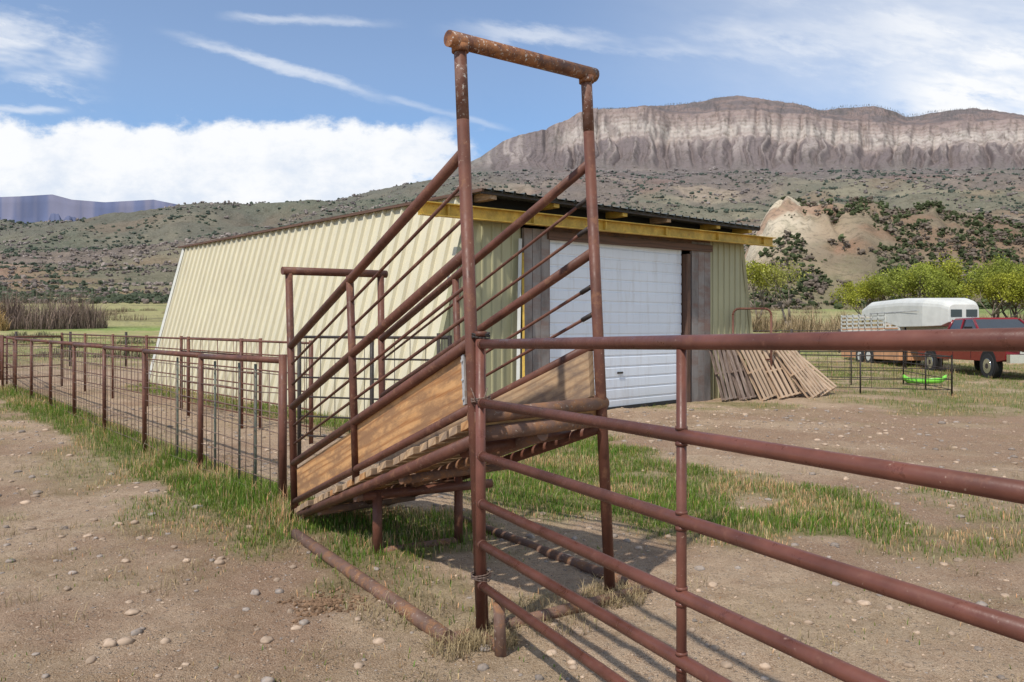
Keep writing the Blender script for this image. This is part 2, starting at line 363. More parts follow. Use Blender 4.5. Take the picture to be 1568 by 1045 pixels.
npmesh('mountain',np.stack([(T3*Y3).ravel(),Y3.ravel(),Z3.ravel()],1),gridfaces(60,600),m.m,True,C)
# ------------------------------------------------ shrubs scatter (mass)
ph=(1+5**.5)/2
ICV=np.array([(-1,ph,0),(1,ph,0),(-1,-ph,0),(1,-ph,0),(0,-1,ph),(0,1,ph),(0,-1,-ph),(0,1,-ph),(ph,0,-1),(ph,0,1),(-ph,0,-1),(-ph,0,1)])/math.sqrt(1+ph*ph)
ICF=np.array([(0,11,5),(0,5,1),(0,1,7),(0,7,10),(0,10,11),(1,5,9),(5,11,4),(11,10,2),(10,7,6),(7,1,8),(3,9,4),(3,4,2),(3,2,6),(3,6,8),(3,8,9),(4,9,5),(2,4,11),(6,2,10),(8,6,7),(9,8,1)])
def sub(v,f):
    v=list(map(tuple,v)); cache={}; nf=[]
    def mid(a,b):
        k=(min(a,b),max(a,b))
        if k not in cache:
            p=(np.array(v[a])+np.array(v[b]))/2; p/=np.linalg.norm(p); v.append(tuple(p)); cache[k]=len(v)-1
        return cache[k]
    for a,b,c in f:
        ab,bc,ca=mid(a,b),mid(b,c),mid(c,a); nf+=[(a,ab,ca),(b,bc,ab),(c,ca,bc),(ab,bc,ca)]
    return np.array(v),np.array(nf)
IV2,IF2=sub(ICV,ICF)
def blobs(name,pos,size,col,mat,hi=False,jit=.3,flat=.9,smooth=False):
    bv,bf=(IV2,IF2) if hi else (ICV,ICF)
    n=len(pos);k=len(bv)
    s=size[:,None,None]*np.stack([RNG.uniform(.75,1.25,n),RNG.uniform(.75,1.25,n),RNG.uniform(.8,1.15,n)*flat],1)[:,None,:]
    v=bv[None]*(1+RNG.uniform(-jit,jit,(n,k,1)))*s
    a=RNG.uniform(0,6.28,n); ca,sa=np.cos(a)[:,None],np.sin(a)[:,None]
    v=np.stack([v[...,0]*ca-v[...,1]*sa,v[...,0]*sa+v[...,1]*ca,v[...,2]],-1)+pos[:,None,:]
    f=(bf[None]+np.arange(n)[:,None,None]*k).reshape(-1,3)
    cv=np.repeat(col,k,0)*RNG.uniform(.75,1.25,(n*k,1))
    return npmesh(name,v.reshape(-1,3),f,mat,smooth,cv)
m=M('foliage_attr',.95,0,.1); m.col(m.attr().outputs['Color']); FOL=m.m
N=7000; t=RNG.uniform(float(U(1100)),float(U(1760)),N); yq=188+RNG.random(N)*145
zz,_,_=knob(t,yq); dens=fbm(t*yq/16,yq/16,3,150)+.13*ss(1250,1400,t*F+784)-.10*ss(215,240,yq)*ss(1290,1230,t*F+784)
keep=RNG.random(N)<ss(.44,.64,dens)
t,yq,zz=t[keep],yq[keep],zz[keep]; n=len(t)
P=[];S=[];CC=[]
cb=np.array([.06,.073,.034])*RNG.uniform(.6,1.5,(n,1)); cb[RNG.random(n)<.33]=(.15,.12,.095)
bs=(.28+RNG.random(n)**2.5*1.15)
for k in range(7):
    P.append(np.stack([t*yq+RNG.normal(0,.55,n)*bs,yq+RNG.normal(0,.5,n)*bs,zz+bs*RNG.uniform(.1,1.5,n)],1)); S.append(bs*RNG.uniform(.3,.62,n)); CC.append(cb*RNG.uniform(.7,1.3,(n,1)))
blobs('juniper_shrubs',np.concatenate(P),np.concatenate(S),np.concatenate(CC),FOL,jit=.45)
N=62000; t=RNG.uniform(-.68,.68,N); yq=230*np.exp(RNG.random(N)*np.log(1420/230))
zz,_,_,_=terr(t,yq); keep=RNG.random(N)<ss(.28,.6,fbm(t*yq/45,yq/45,4,151)); t,yq,zz=t[keep],yq[keep],zz[keep]; n=len(t)
kind=RNG.random((n,1))+ (fbm(t*yq/90,yq/90,3,152)[:,None]-.5)*2.4-.15*ss(.05,-.1,t)[:,None]
c=np.where(kind<.38,[[.055,.066,.035]],np.where(kind<.75,[[.145,.115,.095]],[[.22,.18,.15]]))*RNG.uniform(.75,1.3,(n,1))
hzz=(1-np.exp(-yq/13000.))[:,None]; c=c*(1-hzz)+np.array([[.34,.42,.56]])*hzz  # same aerial haze tinted into the scrub colours
sz=(.4+RNG.random(n)**3*1.7)*(.5+yq/1200)
P=np.concatenate([np.stack([t*yq,yq,zz+.35*sz],1),np.stack([t*yq+RNG.normal(0,.8,n)*sz,yq+RNG.normal(0,.5,n)*sz,zz+.6*sz],1)])
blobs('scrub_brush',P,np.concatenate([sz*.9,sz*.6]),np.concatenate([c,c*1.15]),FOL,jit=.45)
N=3500; t=RNG.uniform(.1,.7,N); yq=RNG.uniform(1655,1765,N); zz,_,_,_=terr(t,yq)
hh=RNG.uniform(1.5,4.5,N); w=.35
v=np.stack([np.stack([t*yq-w,yq,zz-1],1),np.stack([t*yq+w,yq,zz-1],1),np.stack([t*yq+RNG.uniform(-.4,.4,N),yq,zz+hh],1)],1).reshape(-1,3)
npmesh('burnt_forest',v,np.arange(3*N).reshape(-1,3),FOL,False,np.full((3*N,3),.14))
# ------------------------------------------------ blades
def blades(name,pts,h,w,col,mat,lean=.4,parent=None):
    n=len(pts); a=RNG.uniform(0,6.283,n); d=np.stack([np.cos(a),np.sin(a),a*0],1); pdir=np.stack([-np.sin(a),np.cos(a),a*0],1)
    l=(RNG.random(n)**1.3*lean*h)[:,None]; up=np.array([[0,0,1.]])
    w=w[:,None];H=h[:,None]
    b0=pts-pdir*w/2;b1=pts+pdir*w/2; m_=pts+up*H*.6+d*l*.4; m0=m_-pdir*w*.38;m1=m_+pdir*w*.38; tp=pts+up*H*(1-.2*l/np.maximum(H,1e-4))+d*l
    v=np.stack([b0,b1,m0,m1,tp],1).reshape(-1,3)
    f=(np.array([[0,1,3],[0,3,2],[2,3,4]])[None]+np.arange(n)[:,None,None]*5).reshape(-1,3)
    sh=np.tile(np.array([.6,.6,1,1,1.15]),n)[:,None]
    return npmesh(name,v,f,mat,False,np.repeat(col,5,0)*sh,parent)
m=M('grass_blade',.7,0,.2); m.col(m.attr().outputs['Color'])
tr=m.new('ShaderNodeBsdfTranslucent'); m.l.new(m.attr().outputs['Color'],tr.inputs[0]); mxs=m.new('ShaderNodeMixShader'); mxs.inputs[0].default_value=.35
m.l.new(m.b.outputs[0],mxs.inputs[1]); m.l.new(tr.outputs[0],mxs.inputs[2]); m.l.new(mxs.outputs[0],m.n['Material Output'].inputs[0]); GR=m.m
def scatter(n,x0,x1,y0,y1,po=1.5):
    x=RNG.uniform(x0,x1,n);y=RNG.uniform(y0,y1,n); g=grassmask(x,y); k=RNG.random(n)<g**po
    return x[k],y[k],g[k]
xs=[];ys=[];gs=[];ws=[]
for (n,a,b,c0,d,hs) in ((200000,-4.5,5.5,3.2,13,1),(170000,-15,-1,6,23,1),(45000,-16,4,12,27,1.2),(100000,5,26,13,34,1.2),(70000,-45,45,26,62,2.2)):
    x,y,g=scatter(n,a,b,c0,d); xs.append(x);ys.append(y);gs.append(g);ws.append(np.full(len(x),hs))
x=np.concatenate(xs);y=np.concatenate(ys);g=np.concatenate(gs);hs=np.concatenate(ws)
qx=x-.68;qy=y-14.9;tf=qx*.748+qy*.664
inside=(tf>-2.9)&(tf<7.1)&(-(qx*.664)+qy*.748>0.05)&(-(qx*.664)+qy*.748<13.5)
x,y,g,hs=x[~inside],y[~inside],g[~inside],hs[~inside]
n=len(x); rx=x+2.12; ry=y-7.37; pf=np.abs(rx*-.772+ry*-.635)*(x<-1.9)+9*(x>=-1.9)
h=(.025+.09*g*RNG.random(n))*hs*(1+1.1*ss(.5,.0,pf))*(.55+.9*fbm(x*3,y*3,2,77)); w=(.004+.0035*RNG.random(n))*hs
dry=(RNG.random(n)<.12+.45*(1-g)+.15*ss(24,40,y)+.5*ss(.55,.7,fbm(x*1.1,y*1.1,3,78)))[:,None]
c=np.where(dry,[[.55,.44,.23]],[[.13,.235,.032]])*RNG.uniform(.7,1.35,(n,1))
c[:,0]*=RNG.uniform(.8,1.5,n)
blades('grass',np.stack([x,y,gz(x,y)-.004],1),h,w,c,GR,.8)
pts=[]
for (cx,cy,nn,r) in ((-.13,4.15,900,.16),(.62,4.86,700,.2),(0.2,4.5,400,.3),(-2.1,7.3,500,.2),(-.6,4.6,300,.3),(-3.7,8.9,500,.2),(-.3,4.05,300,.15)):
    a=RNG.uniform(0,6.28,nn); rr=r*np.sqrt(RNG.random(nn)); pts.append(np.stack([cx+rr*np.cos(a),cy+rr*np.sin(a)],1))
for _ in range(150):
    cx=RNG.uniform(-6,6);cy=RNG.uniform(3.0,11);nn=26;a=RNG.uniform(0,6.28,nn); rr=.12*np.sqrt(RNG.random(nn)); pts.append(np.stack([cx+rr*np.cos(a),cy+rr*np.sin(a)],1))
p=np.concatenate(pts); n=len(p)
blades('dry_weeds',np.stack([p[:,0],p[:,1],gz(p[:,0],p[:,1])],1),RNG.uniform(.02,.11,n),np.full(n,.004),np.array([[.50,.39,.22]])*RNG.uniform(.5,1.3,(n,1)),GR,1.8)
# ------------------------------------------------ stones
N=46000; x=RNG.uniform(-9,9,N); y=1.8+RNG.random(N)**1.4*15; k=(np.abs(x)<y*.75+.6)&(RNG.random(N)>grassmask(x,y)*1.1)
x,y=x[k],y[k]; n=len(x); sz=.003+.005*RNG.random(n)**2+.024*RNG.random(n)**24*1.4
sz*=(.85+y/24)
base=np.where(RNG.random((n,1))<.6,[[.40,.30,.215]],[[.26,.225,.195]])*RNG.uniform(.6,1.3,(n,1))
m=M('stone',.85,0,.25); nn=m.noise(m.co(),60,3,.6); m.col(m.mix(m.ramp(nn,[(.4,0),(.7,.5)]),m.attr().outputs['Color'],(.42,.31,.22))); m.bump(nn,.3,.003)
STONE=m.m
blobs('gravel',np.stack([x,y,gz(x,y)+sz*.1],1),sz,base,STONE,True,.16,.55,True)
n=420; a=RNG.uniform(0,6.28,n); rr=np.abs(RNG.normal(0,.13,n)); x=-1.12+rr*np.cos(a);y=4.75+rr*np.sin(a)*1.1
sz=RNG.uniform(.004,.015,n); blobs('dried_manure',np.stack([x,y,gz(x,y)+sz*.3],1),sz,np.array([[.20,.125,.075]])*RNG.uniform(.6,1.4,(n,1)),FOL,True,.25,.7)
# ------------------------------------------------ LOADING CHUTE
lerp=lambda a,b,t:a+(b-a)*t
def on(p0,p1,z):
    t=(z-p0[2])/(p1[2]-p0[2]); return Vector([p0[i]+(p1[i]-p0[i])*t for i in range(3)])
A0,A1=(-.153,4.24,-.05),(-.278,4.24,3.18); B0,B1=(.604,4.88,-.05),(.452,4.88,3.24)
L0,L1=(-1.90,6.98,-.05),(-1.955,6.98,2.17); Q0,Q1=(-1.22,7.55,-.05),(-1.245,7.55,2.19)
A=lambda z:on(A0,A1,z); B=lambda z:on(B0,B1,z); LL=lambda z:on(L0,L1,z); Q=lambda z:on(Q0,Q1,z)
ch=empty('livestock_loading_chute',(-.6,5.6,0))
b=MB()
b.pipe(A0,A(2.75),.034,BROWN,18); b.pipe(A(2.75),A1,.0341,STAIN,18); b.pipe(B0,B(2.85),.034,BROWN,18); b.pipe(B(2.85),B1,.0341,STAIN,18)
d=(B(3.22)-A(3.18)).normalized(); 
b.pipe(A(3.17)-d*.075,B(3.21)+d*.075,.043,CROSS,18)
for P_,z in ((A,3.13),(B,3.17)): b.pipe(P_(z-.02),P_(z+.02),.046,CROSS,18)
b.pipe(L0,L1,.032,BROWN,16); b.pipe(Q0,Q1,.032,BROWN,16)
d=(Q(2.17)-LL(2.17)).normalized(); b.pipe(LL(2.17)-d*.06,Q(2.19)+d*.06,.036,BROWN,16)
RA=[2.58,2.42,2.24,2.05,1.88,1.72,1.57]
for i,z in enumerate(RA):
    r=.031 if i in(0,3,6) else .0105
    b.pipe(A(z),LL(z-1.07 if i<6 else .485),r,BROWN,14)
RB=[2.66,2.46,2.28,2.12,1.92,1.75,1.56]
for i,z in enumerate(RB):
    r=.031 if i in(0,3,6) else .0105
    b.pipe(B(z),Q(z-1.09),r,BROWN,14)
    if r<.02:
        p=B(z); e=(Q(z-1.09)-p).normalized(); b.pipe(p+e*.05,p+e*.15,.015,DARKM,10)
for (PA,PB,p,off) in ((A,LL,.54,0),(B,Q,.54,.04)):
    top=lerp(PA(2.6+off),PB(1.55),p); bot=lerp(PA(1.15),PB(.06),p)
    b.pipe(bot,top,.028,BROWN,14)
b.pipe(A(1.225),LL(.15),.026,BROWN,14); b.pipe(B(1.225),Q(.15),.026,BROWN,14)
for k,(dz,r) in ((0,(-.135,.036)),(.5,(-.14,.04)),(1,(-.135,.036))):
    s0=lerp(A(1.15),B(1.15),k)+Vector((0,0,dz+.03)); s1=lerp(LL(.07),Q(.07),k)+Vector((0,0,-.06)); b.pipe(s0,lerp(s0,s1,.97),r,RUSTP if k==.5 else BROWN,14)
e=(B(1)-A(1)).normalized()
b.pipe(A(1.17)-e*.02,B(1.19)+e*.03,.040,RUSTP,14); b.pipe(A(1.075)+e*.03,B(1.09)-e*.1,.043,RUSTP,14)
s0=A(.95)+e*.05; b.pipe(s0+Vector((-.12,.2,0)),B(.98)+Vector((-.2,.25,0)),.036,BROWN,14)
for p in (.3,.55,.8):
    q0=lerp(A(.99),LL(-.06+.04),p); q1=lerp(B(.99),Q(-.02),p); b.pipe(q0,q1,.03,RUSTP,12)
n0=Vector((-.985,5.83,-.03)); n1_=Vector((-.414,6.16,-.03))
b.pipe(n0,n0+Vector((0,0,.5)),.036,BROWN,14); b.pipe(n1_,n1_+Vector((0,0,.55)),.034,BROWN,14)
b.pipe(n0+Vector((-.1,-.05,.47)),n1_+Vector((.25,.12,.47)),.035,BROWN,14)
b.pipe((-.33,4.12,.035),(-1.72,6.32,.03),.043,RUSTP,16)
b.pipe((-.33,4.14,.02),(.85,4.98,.02),.034,RUSTP,14)
b.pipe((.83,4.95,.02),(-.45,6.9,.02),.036,RUSTP,14)
b.pipe(n0+Vector((0,0,.05)),n1_+Vector((0,0,.05)),.03,RUSTP,12)
b.pipe((-.055,3.98,-.05),(-.065,3.98,.27),.03,RUSTP,14)
b.pipe((-.055,3.98,.03),(-.16,4.2,.03),.026,RUSTP,12)
b.build('frame',ch)
b=MB()
def board(Pa,Pb,p0,p1,za,zb,ha,hb,mat,thick=.042,inn=.012):
    s=Vector((.83,.55,0))
    a0=lerp(Pa(za),Pb(zb),p0);a1=lerp(Pa(za),Pb(zb),p1);c0=lerp(Pa(ha),Pb(hb),p0);c1=lerp(Pa(ha),Pb(hb),p1)
    i0=s*inn;i1=s*(inn+thick)
    b.box8([a0+i0,a1+i0,c1+i0,c0+i0,a0+i1,a1+i1,c1+i1,c0+i1],mat,a1-a0)
board(A,LL,.012,.535,1.25,.17,1.545,.455,NEWW); board(A,LL,.545,.985,1.25,.17,1.53,.43,NEWW)
board(B,Q,.012,.99,1.24,.17,1.52,.45,OLDW,.042,-.055)
b.build('side_boards',ch,.003)
b=MB()
npl=24
for i in range(npl):
    p=(i+.15)/npl; q=(i+.86)/npl
    j=random.uniform(-.02,.02)
    na0=lerp(A(1.165),LL(.085),p)-e*(.03+j);na1=lerp(A(1.165),LL(.085),q)-e*(.03+j)
    fb0=lerp(B(1.165),Q(.085),p)+e*.03;fb1=lerp(B(1.165),Q(.085),q)+e*.03
    dn=Vector((0,0,-.046))
    b.box8([na0,fb0,fb1,na1,na0+dn,fb0+dn,fb1+dn,na1+dn],OLDW if random.random()<.8 else NEWW)
b.build('deck_planks',ch,.003)
b=MB()
s=Vector((.83,.55,0))
for p in (.54,.03):
    a0=lerp(A(1.26),LL(.18),p)+s*.006; a1=lerp(A(1.53),LL(.44),p)+s*.006
    ax=(LL(.2)-A(1.28)).normalized()*.014
    b.box8([a0-ax,a0+ax,a1+ax,a1-ax,a0-ax-s*.012,a0+ax-s*.012,a1+ax-s*.012,a1-ax-s*.012],GREYM)
    for z in (.12,.5,.88):
        c0=lerp(a0,a1,z)-s*.02; b.pipe(c0,c0+s*.01,.008,GREYM,8)
b.build('brackets',ch)
# ------------------------------------------------ GATE
g0=Vector((-.165,4.19,0)); gv=Vector((1.196,-2.585,.035))
gate=empty('pipe_gate',(.5,2.8,0)); b=MB(); QE=1.42
GZs=[1.558,1.25,.972,.722,.508,.292]
def G(q,z): return g0+gv*q+Vector((0,0,z))
for i,z in enumerate(GZs):
    b.pipe(G(-.01,z),G(QE,z),.0235 if i else .0245,GATEB,20)
b.pipe(G(0,.03),G(0,1.61),.027,GATEB,16); b.pipe(G(QE,.1),G(QE,1.62),.03,GATEB,16)
for q in (.605,):
    b.pipe(G(q,.15),G(q,1.535),.017,GATEB,14)
    for z in GZs[1:]: b.pipe(G(q,z-.032),G(q,z-.02),.0205,GATEB,14); b.pipe(G(q,z+.02),G(q,z+.032),.0205,GATEB,14)
b.pipe(G(0,1.60),G(0,1.625),.034,BROWN,12)
for i,z in enumerate(GZs): b.pipe(G(.006,z),G(.014,z),.0275,BROWN,16)
b.build('frame',gate)
b=MB()
def tie(c,r,turns,mat,rr=.004,tilt=.5):
    pts=[]
    for i in range(turns*14+1):
        t=i/14*2*math.pi; pts.append(c+Vector((r*math.cos(t),r*math.sin(t),.03*math.sin(t*.5+1)*tilt+.006*i/14+random.uniform(-.002,.002))))
    b.poly(pts,rr,mat,6)
tie(G(0,1.25)+Vector((.0,.02,0)),.05,4,WIRE); tie(G(0,.30)+Vector((.0,.02,.02)),.05,4,WIRE); tie(G(0,1.59)+Vector((.0,.02,0)),.045,3,DARKM,.006)
for dx in (-.02,.015): b.poly([G(0,1.25)+Vector((dx,-.04,0)),G(0,1.29)+Vector((dx*2,-.05,.02)),G(0,1.33)+Vector((dx*2.5,-.03,0))],.003,WIRE,6)
b.build('wire_ties',gate)
# ------------------------------------------------ FENCES
def Fs(t,z,side=0):
    x_=-2.12-.635*t-.772*side; y_=7.37+.772*t-.635*side
    return Vector((x_,y_,gbase(y_)+z))
fe=empty('pipe_and_wire_fence',(-2.12,7.37,0)); b=MB()
N_=8
for i in range(N_+1):
    t=i*2.29; lean=random.uniform(-.025,.025)
    b.pipe(Fs(t,-.05),Fs(t+lean,1.40 if i else 1.43),.037 if i in(0,) else .03,BROWN,14)
for i in range(N_):
    b.pipe(Fs(i*2.29,1.375),Fs((i+1)*2.29,1.375+random.uniform(-.012,.012)),.031,BROWN,14)
b.build('posts_and_top_rail',fe)
b=MB()
for i in range(N_):
    t0=i*2.29;t1=t0+2.29
    zs=[.1,.24,.38,.53,.70,.88,1.06,1.24]
    for z in zs:
        pts=[Fs(lerp(t0,t1,k/4),z+random.uniform(-.014,.014),random.uniform(-.018,.018)) for k in range(5)]
        b.poly(pts,.005,WIRE,5)
    tt_=t0+.1
    while tt_<t1: b.pipe(Fs(tt_,.08,random.uniform(-.006,.006)),Fs(tt_+random.uniform(-.014,.014),1.26),.0045,WIRE,5); tt_+=.2
for tt_ in (.78,1.22,1.95,3.3): b.pipe(Fs(tt_,-.05,-.05),Fs(tt_,1.32,-.05),.014,TPOST,8)
b.build('wire_panels',fe)
def fence_line(name,p0,p1,h,nseg,rails,mat,rp=.028,rr=.014,vert=0):
    o=empty(name,(p0[0],p0[1],0)); b=MB(); p0=Vector((*p0,0));p1=Vector((*p1,0))
    def at(k,z): 
        p=lerp(p0,p1,k); return Vector((p.x,p.y,gbase(p.y)+z))
    for i in range(nseg+1): b.pipe(at(i/nseg,-.05),at(i/nseg,h),rp,mat,10)
    for z in rails: b.pipe(at(0,z),at(1,z),rr if z<h*.9 else rr*1.5,mat,8)
    if vert:
        for i in range(nseg*vert): b.pipe(at((i+.5)/(nseg*vert),rails[0]),at((i+.5)/(nseg*vert),rails[-1]),.005,mat,5)
    b.build('posts_and_rails',o); return o
fence_line('corral_fence',(-2.9,11.5),(-12.6,22.3),1.5,6,[.25,.5,.75,1.0,1.25,1.46],BROWN,.032,.012,6)
fence_line('corral_fence',(-2.75,10.3),(-.75,9.6),1.6,2,[.3,.55,.8,1.05,1.3,1.57],DARKM,.026,.012,5)
fence_line('corral_fence',(-.75,9.6),(-1.1,11.9),1.6,1,[.3,.55,.8,1.05,1.3,1.57],DARKM,.026,.012,4)
fence_line('corral_fence',(-6.6,15.9),(-4.2,13.3),1.5,1,[.3,.6,.9,1.2,1.46],BROWN,.03,.014,5)
fence_line('corral_fence',(-13.0,20.8),(-17.5,27.0),1.4,3,[.3,.6,.9,1.2,1.36],BROWN,.03,.014,3)
fence_line('corral_fence',(-12.6,22.3),(-13.3,20.8),1.45,1,[.3,.6,.9,1.2,1.4],BROWN,.03,.014,3)
fence_line('corral_fence',(-10.5,31),(-40,36),1.4,12,[.4,.8,1.15],DARKM,.05,.012)
fence_line('corral_fence',(6.8,20.6),(10.6,19.2),1.0,2,[.15,.4,.65,.95],DARKM,.02,.010,4)
fence_line('corral_fence',(10.6,19.2),(11.2,22.8),1.0,2,[.15,.4,.65,.95],DARKM,.02,.010,4)
fence_line('corral_fence',(6.8,23.0),(11.2,22.8),1.0,3,[.15,.4,.65,.95],DARKM,.02,.010,4)
fence_line('corral_fence',(7,42),(60,46),1.3,20,[.4,.8,1.2],DARKM,.06,.015)
# ------------------------------------------------ BARN
def Fp(t,off,z): return Vector((.68+.748*t+.664*off,14.9+.664*t-.748*off,z))
def fb(t,off=0): return gbase(Fp(t,off,0).y)-.03
barn=empty('metal_barn',(0,18,0))
ZT=lambda t,off: 4.06+.022*(Fp(t,off,0).y-13.7)
def ribs(n0,n1,pitch,top=.035):
    out=[];s_=n0
    while s_<n1:
        for ds,h in ((0,0),(pitch*.74,0),(pitch*.80,top),(pitch*.92,top),(pitch*.98,0)):
            if s_+ds<=n1: out.append((s_+ds,h))
        s_+=pitch
    out.append((n1,0)); return out
b=MB()
TL0,TL1=-2.95,-1.88; TR0,TR1=7.19,6.41
nL=Vector((-.748,-.664,.28)).normalized()
pr=ribs(0,13.6,.335,.06)
b.sheet([Fp(TL0,-s_,fb(TL0,-s_))+nL*h for s_,h in pr],[Fp(TL1,-s_,ZT(TL1,-s_)-.02)+nL*h for s_,h in pr],CREAM)
nR=Vector((.748,.664,.25)).normalized()
b.sheet([Fp(TR0,-s_,fb(TR0,-s_))+nR*h for s_,h in pr],[Fp(TR1,-s_,ZT(TR1,-s_)-.02)+nR*h for s_,h in pr],CREAM)
b.add([Fp(TL0,-13.6,0),Fp(TR0,-13.6,0),Fp(TR1,-13.6,ZT(TR1,-13.6)),Fp(TL1,-13.6,ZT(TL1,-13.6))],[[0,1,2,3]],CREAM)
b.build('side_walls',barn,recalc=False)
b=MB()
WT=lambda t:3.72+.028*t
def wt(t):
    if t<TL1: return max(fb(t)+.01,lerp(fb(t),ZT(TL1,0)-.03,(t-TL0)/(TL1-TL0))) if t<TL1-.08 else WT(t)
    if t>TR1: return max(fb(t)+.01,lerp(fb(t),ZT(TR1,0)-.03,(TR0-t)/(TR0-TR1)))
    return WT(t)
for a_,c_ in ((TL0,-.70),(5.10,TR0)):
    pr=ribs(a_,c_,.23,.024)
    b.sheet([Fp(t,h+.0,fb(t)) for t,h in pr],[Fp(t,h,min(wt(t),WT(t)+.0)) for t,h in pr],OLIVE)
b.build('front_wall_panels',barn,recalc=False)
b=MB()
b.beam(Fp(TL0,.02,fb(TL0)),Fp(TL1,.02,ZT(TL1,0)-.1),.07,.05,OLIVE,(0,1,0)); b.beam(Fp(TR0,.02,fb(TR0)),Fp(TR1,.02,ZT(TR1,0)-.1),.07,.05,OLIVE,(0,1,0))
b.beam(Fp(TL0-.03,-13.62,fb(TL0,-13.6)),Fp(TL1-.03,-13.62,ZT(TL1,-13.6)),.07,.05,WHITEP,(0,1,0))
b.beam(Fp(-.98,.22,.1),Fp(-.78,.08,3.35),.06,.05,WHITEP,(0,1,0)); b.beam(Fp(-.86,.26,.1),Fp(-.72,.08,3.1),.045,.04,GOLD,(0,1,0))
b.build('trim',barn)
b=MB()
for (a_,c_) in ((-.68,-.04),(4.40,5.11)):
    n=3; wd=(c_-a_)/n
    for i in range(n):
        t=a_+wd*(i+.5); zt=3.58+.03*t
        x0=Fp(t-wd/2+.004,.0,fb(t)); x1=Fp(t+wd/2-.004,.0,fb(t)); f_=Vector((.664,-.748,0))*(.06+random.uniform(0,.012))
        u0=Vector((0,0,zt-fb(t)))
        b.box8([x0,x0+u0,x1+u0,x1,x0+f_,x0+u0+f_,x1+u0+f_,x1+f_],GREYW,(0,0,1))
b.beam(Fp(4.27,-.02,fb(4.2)),Fp(4.27,-.02,3.42),.12,.2,DARKW,(-.664,.748,0)); b.beam(Fp(-.02,-.03,fb(0)),Fp(-.02,-.03,3.4),.1,.08,DARKW,(-.664,.748,0))
b.beam(Fp(-.1,.055,3.475),Fp(5.12,.055,3.60),.13,.15,DARKW); b.beam(Fp(-.1,.02,3.62),Fp(5.12,.02,3.74),.06,.12,RUSTP)
b.build('door_surround',barn,.004)
b=MB()
z=0.10; zp=[]
while z<3.42:
    zp+=[(z,0),(z+.165,0),(z+.18,-.012),(z+.205,-.012),(z+.22,0)]; z+=.22
b.sheet([Fp(.03,-.05+h,z_) for z_,h in zp],[Fp(4.17,-.05+h,z_+.04) for z_,h in zp],DOORW,(1,0,0))
b.beam(Fp(.03,-.04,.10),Fp(4.17,-.04,.17),.06,.07,RUBBER)
b.beam(Fp(2.0,-.03,.85),Fp(2.16,-.03,.85),.02,.04,DARKM)
b.build('roll_door',barn,recalc=False)
b=MB()
zb=lambda t:3.705+.0265*t
for dz,h_,w_ in ((0,.2,.012),(.1,.018,.11),(-.1,.018,.11)):
    b.beam(Fp(-3.16,.3-(0 if h_>.1 else -.05),zb(-3.16)+dz),Fp(7.38,.3-(0 if h_>.1 else -.05),zb(7.38)+dz),w_,h_,GOLD)
b.beam(Fp(-3.1,.12,zb(-3.1)+.04),Fp(7.3,.12,zb(7.3)+.04),.03,.12,GOLD)
for t in np.linspace(-2.6,6.9,6): b.beam(Fp(t,.37,zb(t)),Fp(t,.0,zb(t)+.01),.03,.16,GOLD)
b.build('front_beam',barn)
b=MB()
b.add([Fp(TL1+.05,-.03,3.66),Fp(TR1-.05,-.03,3.86),Fp(TR1-.05,-.03,4.2),Fp(TL1+.05,-.03,4.05)],[[0,1,2,3]],BLACK)  # black sheet painting the dark shade of the gap under the roof
for t in (-1.7,-.2,1.7,3.1,4.9,6.2): b.beam(Fp(t,.42,ZT(t,0)-.09),Fp(t,-.1,ZT(t,0)-.09),.14,.12,OLDW if t in(3.1,-1.7) else GOLD)
b.build('gable_framing_and_gap_shade',barn)
b=MB()
pr=ribs(TL1-.12,TR1+.14,.25,.03)
zr=lambda t,o:ZT(t,o)+.0
b.sheet([Fp(t,.5,zr(t,.5)+h) for t,h in pr],[Fp(t,-13.9,zr(t,-13.9)+h) for t,h in pr],ROOFM)
b.sheet([Fp(t,.5,zr(t,.5)+h-.03) for t,h in pr],[Fp(t,-13.9,zr(t,-13.9)+h-.03) for t,h in pr],ROOFM)
b.beam(Fp(TL1-.1,.48,zr(TL1,.5)-.02),Fp(TL1-.1,-13.9,zr(TL1,-13.9)-.02),.05,.05,DARKW)
b.beam(Fp(TL1-.1,.44,zr(TL1,.5)-.05),Fp(TR1+.12,.44,zr(TR1,.5)-.05),.04,.05,DARKM)
b.beam(Fp(TR1+.1,.48,zr(TR1,.5)-.03),Fp(TR1+.1,-13.9,zr(TR1,-13.9)-.03),.05,.06,DARKW)
b.build('roof',barn,recalc=False)
# ------------------------------------------------ PALLETS leaning on the barn wall
def pallet(t,off,tilt,mat,yaw=0,L_=1.3,roll=0):
    p=Fp(t,off,0); o=empty('wooden_pallet'); b=MB()
    for i in range(6):
        y_=-.46+i*.92/5; b.beam((0,y_,.10),(L_,y_,.10),.095,.02,mat)
    for i in range(3): b.beam((0,-.44+i*.44,-.012),(L_,-.44+i*.44,-.012),.09,.018,mat)
    for x_ in (.03,L_/2,L_-.03): b.beam((x_,-.52,.044),(x_,.52,.044),.04,.088,mat)
    ob=b.build('slats',None); ob.parent=o
    w_=Vector((.748,.664,0)); w_.rotate(Matrix.Rotation(yaw,3,'Z')); bk=Vector((-w_.y,w_.x,0))
    s_=(bk*math.cos(tilt)+Vector((0,0,1))*math.sin(tilt)+w_*roll).normalized(); n_=s_.cross(w_).normalized()
    if n_.z<0: n_=-n_
    w2=n_.cross(s_)
    o.matrix_world=Matrix(((s_.x,w2.x,n_.x,p.x),(s_.y,w2.y,n_.y,p.y),(s_.z,w2.z,n_.z,gbase(p.y)+.03),(0,0,0,1)))
